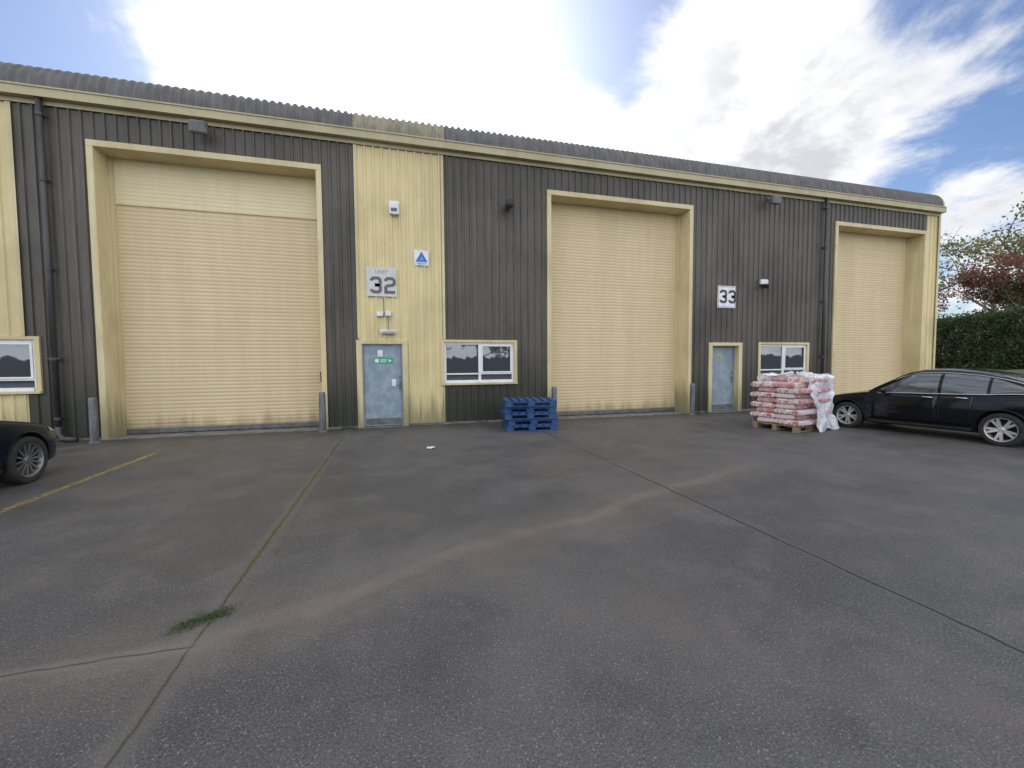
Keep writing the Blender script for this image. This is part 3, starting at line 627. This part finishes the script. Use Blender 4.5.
def make_car(label, paint, rimm, ns, loc, rz, sc=1):
    root = thing('parked_car', label, 'car', loc, rz); root.scale = (sc, sc, sc)
    rows = []; xs = [-2.42+4.75*(.5-.5*math.cos(math.pi*i/90)) for i in range(91)]
    for x in xs:
        h = [Bs(x, 10*k/40) for k in range(41)]; rows.append([(x, y, z) for y, z in h]+[(x, -y, z) for y, z in h[-2:0:-1]])
    mb = MB().grid(rows, closed=True); n_ = len(rows[0]); mb.add(rows[0], [tuple(range(n_))]); mb.add(rows[-1], [tuple(range(n_))])
    body = mb.build('body', [paint, m_well], None, smooth=True)
    cut = MB()
    for x in (1.40, -1.32):
        for s_ in (-1, 1):
            cut.tube([(x, s_*.52, .335), (x, s_*1.3, .335)], .385, 40, 1)
    co = cut.build('cut', [paint, m_well], None)
    bpy.context.view_layer.update()
    bo = body.modifiers.new('b', 'BOOLEAN'); bo.object = co; bo.operation = 'DIFFERENCE'; bo.solver = 'EXACT'
    dg = bpy.context.evaluated_depsgraph_get(); me = bpy.data.meshes.new_from_object(body.evaluated_get(dg)); body.modifiers.clear(); body.data = me
    bpy.data.objects.remove(co); body.parent = root
    es = body.modifiers.new('e', 'EDGE_SPLIT'); es.split_angle = R(40)
    for x in (1.40, -1.32):
        for s_ in (-1, 1):
            pts = []
            for k in range(25):
                a = R(-18)+R(216)*k/24; px_ = x+.388*math.cos(a); pz = .335+.388*math.sin(a)
                if pz < Zbot(px_)+.03: continue
                best = min((abs(Bs(px_, tt/10)[1]-pz), Bs(px_, tt/10)[0]) for tt in range(25, 75))
                pts.append((px_, s_*(best[1]+.002), pz))
            MB().tube(pts, .011, 6).build('arch_trim', paint, root, smooth=True)
    rows = []; gx = [-2.05+3.03*i/60 for i in range(61)]
    for x in gx:
        h = [Gs(x, 6*k/24) for k in range(25)]; rows.append([(x, y, z) for y, z in h]+[(x, -y, z) for y, z in h[-2::-1]])
    MB().grid(rows).build('roof', paint, root, smooth=True)
    def sheet(xa, xb, ta, tb, name):
        rows = []
        for i in range(15):
            x = xa+(xb-xa)*i/14; h = [Gs(x, ta+(6-ta)*k/10) for k in range(11)]
            rows.append([(x+(.008 if xa > 0 else -.006), y, z+.007) for y, z in h]+[(x+(.008 if xa > 0 else -.006), -y, z+.007) for y, z in h[-2::-1]])
        MB().grid(rows).build(name, m_carglass, root, smooth=True)
    sheet(.26, .93, 3.25, 6, 'windscreen'); sheet(-1.96, -1.22, 3.35, 6, 'rear_window')
    for s_ in (-1, 1):
        for xa, xb, sh in ((-.32, .74, lambda f: (.30, 2.5-.9*max(0, f-.5)/.5*1.2)), (-1.08, -.38, lambda f: (.30, 2.5)), (-1.62, -1.13, lambda f: (.35+.3*(1-f), 2.45-.9*(1-f)**1.5))):
            patch(Gs, xa, xb, 0, 0, s_, .006, 14, 8, shape=sh).build('side_window', m_carglass, root, smooth=True)
        tr = [(x, s_*(Gs(x, .2)[0]+.006), Gs(x, .2)[1]) for x in [-1.68+2.50*i/30 for i in range(31)]]
        MB().tube(tr, .014, 6).build('window_trim', m_chrome, root, smooth=True)
        tr = [(x, s_*(Gs(x, 2.66)[0]+.004), Gs(x, 2.66)[1]) for x in [-1.60+2.1*i/30 for i in range(31)]]
        MB().tube(tr, .011, 6).build('window_trim', m_chrome, root, smooth=True)
        for xa, xb in ((-.34, .86), (-.90, -.36)):
            dr = patch(Bs, xa, xb, 3.0, 7.0, s_, .005, 16, 14).build('door', paint, root, smooth=True, solid=.004)
            y, z = Bs(xa+.16, 6.0); MB().tube([(xa+.06, s_*(y+.008), z), (xa+.10, s_*(y+.035), z+.004), (xa+.24, s_*(y+.035), z+.006), (xa+.28, s_*(y+.008), z+.006)], .012, 8).build('door_handle', m_chrome, dr, smooth=True)
        patch(Bs, -.90, .97, 2.2, 2.75, s_, .012, 10, 4).build('sill', m_black, root, smooth=True)
        y, z = Gs(.64, .5)
        mr = MB().lathe([(0,-.09),(.045,-.085),(.068,-.05),(.072,0),(.06,.06),(.03,.085),(0,.09)], (0,0,0), 'y', 16); mo = mr.build('wing_mirror', paint, root, smooth=True); mo.location = (.62, s_*(y+.14), z+.03); mo.scale = (.9, 1, .85)
        MB().tube([(.65, s_*(y-.01), z-.03), (.63, s_*(y+.08), z-.0)], .018, 8).build('mirror_arm', m_black, root)
        patch(Bs, 1.84, 2.20, 5.6, 7.2, s_, .006, 10, 8, xo=.004).build('headlight', m_head, root, smooth=True)
        patch(Bs, -2.39, -2.12, 5.4, 7.0, s_, .006, 10, 8, xo=-.004).build('tail_light', m_tail, root, smooth=True)
        for x in (1.40, -1.32): make_wheel(root, x, s_, rimm, ns)
    gr = MB().box(2.28, 2.345, -.38, .38, .36, .50).build('grille', m_black, root, bevel=.01)
    MB().box(2.33, 2.352, -.26, .26, .39, .47).build('number_plate', m_signwhite, root)
    return root
m_p1 = car_paint('black_car_paint', (.003,.003,.005)); m_p2 = car_paint('dark_blue_black_car_paint', (.004,.007,.014), .15, .05)
random.seed(4)
fr_, rr_ = G(848, 427.5), G(998, 446); dirn = (fr_-rr_).normalized(); mid = (fr_+rr_)/2; left = Vector((-dirn.y, dirn.x, 0))
SC = min(1, max(.93, (fr_-rr_).length/2.72))
cpos = mid - left*.88*SC - dirn*.04
make_car('glossy black saloon car parked at the right before the third shutter', m_p1, m_rim, 5, (cpos.x, cpos.y, 0), math.atan2(dirn.y, dirn.x), SC)
make_car('dark car with only its nose and front wheel showing at the left edge', m_p2, m_rimd, 14, (-4.84-.90, -3.8-1.40, 0), math.pi/2, .97)
# ------------------------------------------------------------------ vegetation
def leafmat(name, a, b2, c3):
    m, t, b = newmat(name); o = t.n('ShaderNodeTexCoord').outputs['Object']
    c = t.mix(t.ss(t.noise(o, .9, 3, .6), .38, .62), a, b2); c = t.mix(t.ss(t.noise(o, 14, 1, .5), .45, .7), c, c3); t.put(b.inputs['Base Color'], c); b.inputs['Roughness'].default_value = .6
    b.inputs['Specular IOR Level'].default_value = .25
    tr = t.n('ShaderNodeBsdfTranslucent'); t.put(tr.inputs[0], c); ms = t.n('ShaderNodeMixShader'); ms.inputs[0].default_value = .35
    t.L.new(b.outputs[0], ms.inputs[1]); t.L.new(tr.outputs[0], ms.inputs[2]); t.L.new(ms.outputs[0], t.N['Material Output'].inputs[0]); return m
m_hedge = leafmat('hedge_leaves', (.022,.045,.016), (.04,.075,.02), (.07,.10,.03))
m_lg = leafmat('yellow_green_leaves', (.13,.15,.05), (.20,.20,.08), (.16,.17,.06)); m_lr = leafmat('red_brown_leaves', (.19,.085,.06), (.24,.11,.075), (.14,.07,.05))
m_ld = leafmat('mid_green_leaves', (.07,.09,.035), (.10,.12,.045), (.12,.13,.06))
m_bark = mat('bark', (.12,.10,.085), (.18,.16,.14), 5, (1,1,.3), .9)
def leaf(mb, p, s, rnd):
    a = Vector((rnd.gauss(0,1), rnd.gauss(0,1), rnd.gauss(0,1))).normalized(); b_ = a.orthogonal().normalized(); b_.rotate(Matrix.Rotation(rnd.uniform(0, 6.28), 3, a)); c_ = a.cross(b_)
    mb.add([p-b_*s*.5, p+c_*s*.28, p+b_*s*.5, p-c_*s*.28], [(0,1,2,3)])
def tree(label, loc, H, spread, lm, seed, nleaf, ls, group=None, cat_='tree'):
    rnd = random.Random(seed); g = thing('tree', label, cat_, loc, 0, group); br = []; tips = []
    def grow(p, d_, L, r, lev):
        pts = [p]; n_ = 4
        for i in range(n_):
            d_ = (d_+Vector((rnd.gauss(0,.13), rnd.gauss(0,.13), rnd.gauss(0,.08)+.03))).normalized(); pts.append(pts[-1]+d_*L/n_)
            if lev >= 1: tips.append((pts[-1], lev))
        br.append((pts, r, lev))
        if lev < 4:
            for k in range(4 if lev < 2 else 3):
                q_ = pts[rnd.randint(2 if lev else 2, n_)]; ax = Vector((rnd.gauss(0,1), rnd.gauss(0,1), rnd.gauss(0,.5))).normalized()
                nd = (d_*.75+ax*spread+Vector((0,0,.12))).normalized(); grow(q_, nd, L*rnd.uniform(.55,.78), r*.48, lev+1)
    grow(Vector((0,0,0)), Vector((0,0,1)), .36, .018, 0)
    zm = max(p_.z for p_, _ in tips); k_ = H/zm; tk = MB(); lf = MB()
    for pts, r, lev in br: tk.tube([p_*k_ for p_ in pts], [max(.012, r*k_*(1-.55*i/4)) for i in range(5)], 6 if lev < 2 else 3, cap=False)
    hi = [p_*k_ for p_, l_ in tips if l_ >= 2]
    for k in range(nleaf):
        p_ = rnd.choice(hi); leaf(lf, p_+Vector((rnd.gauss(0,1), rnd.gauss(0,1), rnd.gauss(0,1)))*H*.022, ls*rnd.uniform(.6,1.3), rnd)
    tk.build('trunk', m_bark, g, clean=False); lf.build('crown', lm, g, clean=False); return g
tree('sparse yellow-green tree standing tallest behind the hedge', (52.5, 12.6, 0), 16.5, .8, m_lg, 2, 14000, .27)
tree('red-brown leaved tree just behind the hedge', (45.5, 10.4, 0), 9.8, .9, m_lr, 5, 8000, .21)
tree('thin bare tree behind the hedge next to the building corner', (47, 18.0, 0), 11.8, .8, m_lg, 11, 500, .2)
tree('mid green tree at the right edge behind the hedge', (47.0, 8.0, 0), 9.0, .9, m_ld, 8, 7000, .26)
hg = thing('hedge', 'tall clipped dark green hedge beside the building end', 'hedge', (0,0,0))
A, B_ = Vector((40.5, 19.5, 0)), Vector((28.5, -3.5, 0)); ax = (B_-A).normalized(); nm_ = Vector((-ax.y, ax.x, 0))*-1; Lh = (B_-A).length
if nm_.dot(Vector((0,-11,0))-A) < 0: nm_ = -nm_
rnd = random.Random(1); core = MB(); lv = MB(); rows = []
def hoff(s, z): return .25*mnoise.noise(Vector((s*.5, z*.6, 1)))+.12*mnoise.noise(Vector((s*1.7, z*1.7, 4)))
for i in range(80):
    s = Lh*i/79; row = []
    for k, (dd, z) in enumerate([(.55,.95),(.62,1.6),(.65,2.4),(.62,3.2),(.55,3.9),(.25,4.32),(-.5,4.35),(-1.1,3.9),(-1.2,1.0)]):
        row.append(tuple(A+ax*s+nm_*(dd+hoff(s, z))+Vector((0,0,z+.12*mnoise.noise(Vector((s*.6,0,9)))))))
    rows.append(row)
core.grid(rows)
for k in range(17000):
    s = rnd.uniform(Lh*.2, Lh); z = rnd.uniform(1.0, 4.55)
    if z > 4.25: dd = rnd.uniform(-1.0, .6); z = 4.35+.12*mnoise.noise(Vector((s*.6,0,9)))+rnd.uniform(-.1,.22)
    else: dd = .63+rnd.uniform(-.05,.14)
    leaf(lv, A+ax*s+nm_*(dd+hoff(s, z))+Vector((0,0,z)), rnd.uniform(.09,.2), rnd)
m_core = mat('hedge_core', (.010,.018,.008), rough=.95)
core.build('hedge_core', m_core, hg, smooth=True); lv.build('foliage', m_hedge, hg, clean=False)
m_gr = leafmat('grass_blades', (.08,.115,.045), (.12,.16,.06), (.17,.18,.10)); mb = MB(); rnd = random.Random(6)
def blade(x, y, h, lean):
    a = rnd.uniform(0, 6.28); dx, dy = math.cos(a), math.sin(a); w_ = h*.07+.001
    mb.add([(x-dy*w_, y+dx*w_, 0), (x+dy*w_, y-dx*w_, 0), (x+dx*lean*.5+dy*w_*.6, y+dy*lean*.5-dx*w_*.6, h*.7), (x+dx*lean, y+dy*lean, h)], [(0,1,2,3)])
g1, g2 = G(172, 630), G(228, 611)
for k in range(700):
    f_ = rnd.random()**.9; p_ = g1.lerp(g2, f_); sp_ = 1+.9*mnoise.noise(Vector((f_*7, 0, 0))); blade(p_.x+rnd.gauss(0,.03)*sp_, p_.y+rnd.gauss(0,.032)*sp_, rnd.uniform(.006,.022), rnd.uniform(.01,.04))
for k in range(1100):
    y = rnd.uniform(-8.1, -1.0); 
    if mnoise.noise(Vector((y*2.3, 0, 1))) > -.05: blade(-1.15+rnd.gauss(0,.014), y, rnd.uniform(.003,.012), rnd.uniform(.005,.02))
for k in range(1600):
    x = rnd.choice([rnd.uniform(-1.6,-.95), rnd.uniform(.4,4.0), rnd.uniform(8.9,9.4), rnd.uniform(-7.1,-6.2)])
    if mnoise.noise(Vector((x*3, 5, 1))) > .0: blade(x, -.05-abs(rnd.gauss(0,.05)), rnd.uniform(.015,.07), rnd.uniform(.01,.05))
o = mb.build('grass', m_gr, None, clean=False); o['kind'] = 'stuff'; tag(o, 'grass and moss growing in the paving joint and along the wall base', 'grass')
# hedge and trees across the yard behind the viewpoint, seen in the window reflections
base = tree('tree across the yard seen only as a reflection in the windows', (-26, -46, 0), 9, .95, m_ld, 21, 2500, .45, 'trees reflected in the windows')
for k, (x, y, s_) in enumerate(((-17, -47, .8), (-10, -46, 1.1), (-3, -44, .9), (4, -46, .75), (10, -44, 1.0), (18, -46, 1.05), (27, -45, .8), (35, -46, 1.1), (46, -45, 1.0))):
    c_ = copy_tree(base); c_.location = (x, y, 0); c_.rotation_euler = (0, 0, k*1.3); c_.scale = (s_, s_, s_)
rows = []
for i in range(600):
    x = -60+i*.25; h_ = 2.4+.7*mnoise.noise(Vector((x*.22, 0, 3)))+.5*mnoise.noise(Vector((x*.9, 0, 7)))+.6*mnoise.noise(Vector((x*2.9, 0, 5)))
    rows.append([(x, -41.6, 0), (x, -41.5, h_*.6), (x, -42.2, h_), (x, -43.2, h_*.9), (x, -43.6, 0)])
o = MB().grid(rows).build('hedge', m_core, None, smooth=True); tag(o, 'uneven hedge across the yard seen only as a dark reflection in the windows', 'hedge')
